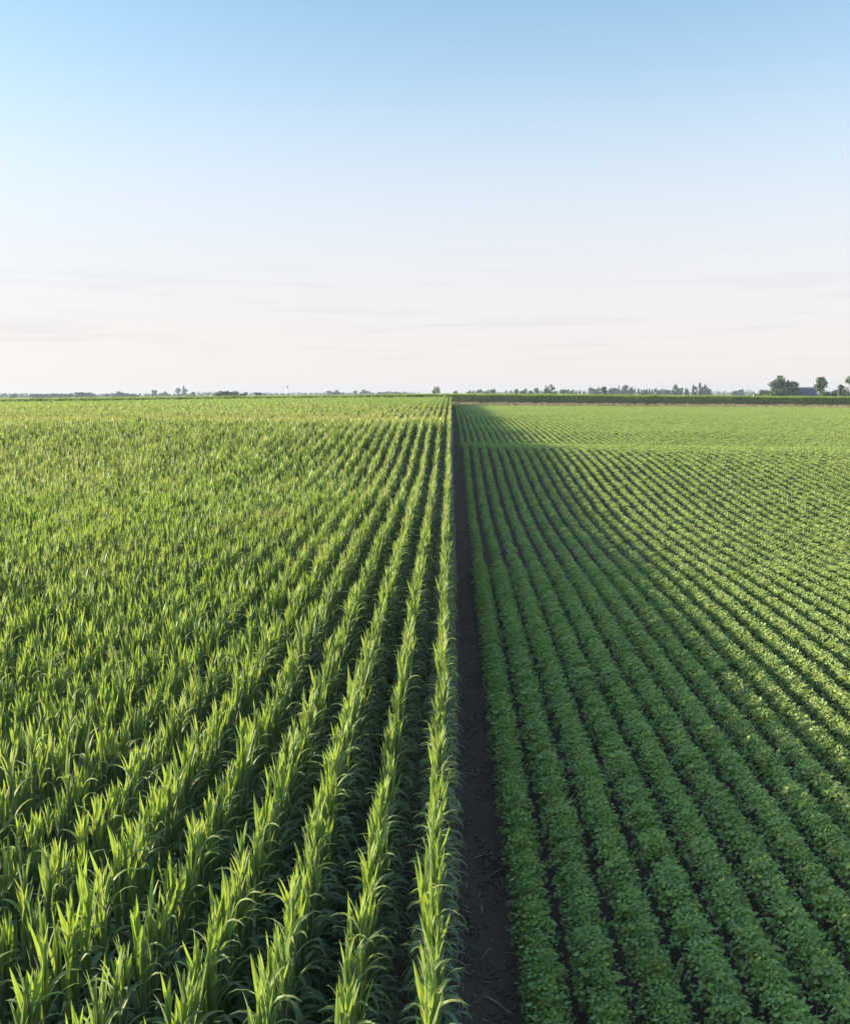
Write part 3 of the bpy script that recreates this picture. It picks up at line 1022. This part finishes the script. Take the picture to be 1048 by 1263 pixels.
D = 2400
x, y = at(357, D); z = float(ground_z(x, y)); Ht = CAMZ + (HY - 475.3) / F * D - z
M_TOWER = plain_mat('tower_paint', (.30, .33, .38), .5, .08, .2)
M_TOWERW = plain_mat('tower_pale_paint', (.75, .75, .75), .5, .06, .2)
wt = empty('water_tower', (x, y, z))
tagged(wt, 'slim water tower with a small bulb tank high on the left horizon', 'water tower')
mb = MB()
tube(mb, [(0, 0, 0), (0, 0, 2), (0, 0, 5), (0, 0, Ht - 6)], [3.2, 2.0, 1.2, 1.0], 16)
add_obj('shaft', mb.mesh('shaft', [M_TOWERW]), wt)
mb = MB()
ang = np.linspace(-math.pi / 2, math.pi / 2, 12)
tube(mb, [(0, 0, Ht - 3.6 + 3.6 * math.sin(t)) for t in ang], [max(.05, 2.9 * math.cos(t)) for t in ang], 20)
add_obj('tank', mb.mesh('tank', [M_TOWER]), wt)

# ------------------------------------------------------------------ haze
HAZE = 1.5e-4
mb = MB()
box(mb, (0, 2350, 18.5), (7400, 5000, 41))
m, nt, out = new_mat('haze_air')
pv = N(nt, 'ShaderNodeVolumePrincipled')
pv.inputs['Color'].default_value = (.64, .72, .83, 1)
pv.inputs['Density'].default_value = HAZE
pv.inputs['Anisotropy'].default_value = .1
nt.links.new(pv.outputs[0], out.inputs['Volume'])
hz = add_obj('haze', mb.mesh('haze', [m], False))
tagged(hz, 'thin bluish summer haze over the far fields', 'haze', kind='stuff')

# ------------------------------------------------------------------ light
w = bpy.data.worlds.new('World'); S.world = w
w.use_nodes = True
nt = w.node_tree; nt.nodes.clear()
out = N(nt, 'ShaderNodeOutputWorld'); bg = N(nt, 'ShaderNodeBackground')
sky = N(nt, 'ShaderNodeTexSky', sky_type='NISHITA')
sky.sun_disc = False
sky.sun_elevation = SUN_EL
# direction towards the sun: -x, turned SUN_AHEAD towards +y
sdir = Vector((-math.cos(SUN_AHEAD) * math.cos(SUN_EL), math.sin(SUN_AHEAD) * math.cos(SUN_EL), math.sin(SUN_EL)))
sky.sun_rotation = math.atan2(sdir.x, sdir.y)
sky.air_density = 1.0; sky.dust_density = .6; sky.ozone_density = 1.6
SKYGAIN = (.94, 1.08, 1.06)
VEIL = (3.22, 2.89, 2.98)       # thin haze layer high in the air, near white
# thin streaks of cloud low over the horizon
tc = N(nt, 'ShaderNodeTexCoord')
mp = N(nt, 'ShaderNodeMapping'); mp.inputs['Scale'].default_value = (5.0, 5.0, 95)
nt.links.new(tc.outputs['Generated'], mp.inputs['Vector'])
cl = noise(nt, 1.0, 6, mp.outputs[0], .6)
clr = ramp(nt, cl, [(.53, 0.), (.66, 1.)])
sz = N(nt, 'ShaderNodeSeparateXYZ'); nt.links.new(tc.outputs['Generated'], sz.inputs[0])
band = ramp(nt, sz.outputs[2], [(.02, 0.), (.05, 1.), (.09, .7), (.16, 0.)])
fac = mathn(nt, 'MULTIPLY', mathn(nt, 'MULTIPLY', clr, band), .55)
overhead_boost = ramp(nt, sz.outputs[2], [(.36, 1.), (.75, 2.2)])     # added fill: sky brightened above the view to lift the shaded crops
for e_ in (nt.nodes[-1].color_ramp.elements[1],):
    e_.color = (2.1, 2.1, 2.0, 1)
veil = ramp(nt, sz.outputs[2], [(0., .84), (.06, .88), (.13, .78), (.21, .54), (.30, .20), (.39, .0)])
sky2 = mixc(nt, veil, mixc(nt, 1.0, mixc(nt, 1.0, sky.outputs[0], SKYGAIN, 'MULTIPLY'), overhead_boost, 'MULTIPLY'), VEIL)
cloudy = mixc(nt, 1.0, sky2, (.83, .84, .89), 'MULTIPLY')
skyc = mixc(nt, fac, sky2, cloudy)
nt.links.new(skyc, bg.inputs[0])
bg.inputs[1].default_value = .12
nt.links.new(bg.outputs[0], out.inputs[0])

sl = bpy.data.lights.new('sun', 'SUN'); sl.energy = 5.0; sl.angle = R(.5); sl.color = (1.0, .87, .66)
so = bpy.data.objects.new('sun', sl); COL.objects.link(so)
so.rotation_euler = sdir.to_track_quat('Z', 'Y').to_euler()
so.location = (-50, 20, 60)

S.view_settings.view_transform = 'Standard'
S.view_settings.look = 'None'
S.view_settings.exposure = 1.25
S.view_settings.gamma = 1.0
S.render.engine = 'CYCLES'
c = S.cycles
c.max_bounces = 8; c.diffuse_bounces = 5; c.glossy_bounces = 2; c.transmission_bounces = 4; c.volume_bounces = 0; c.transparent_max_bounces = 4
c.use_denoising = True
try:
    c.denoiser = 'OPENIMAGEDENOISE'
except Exception:
    pass
c.volume_step_rate = 1.0
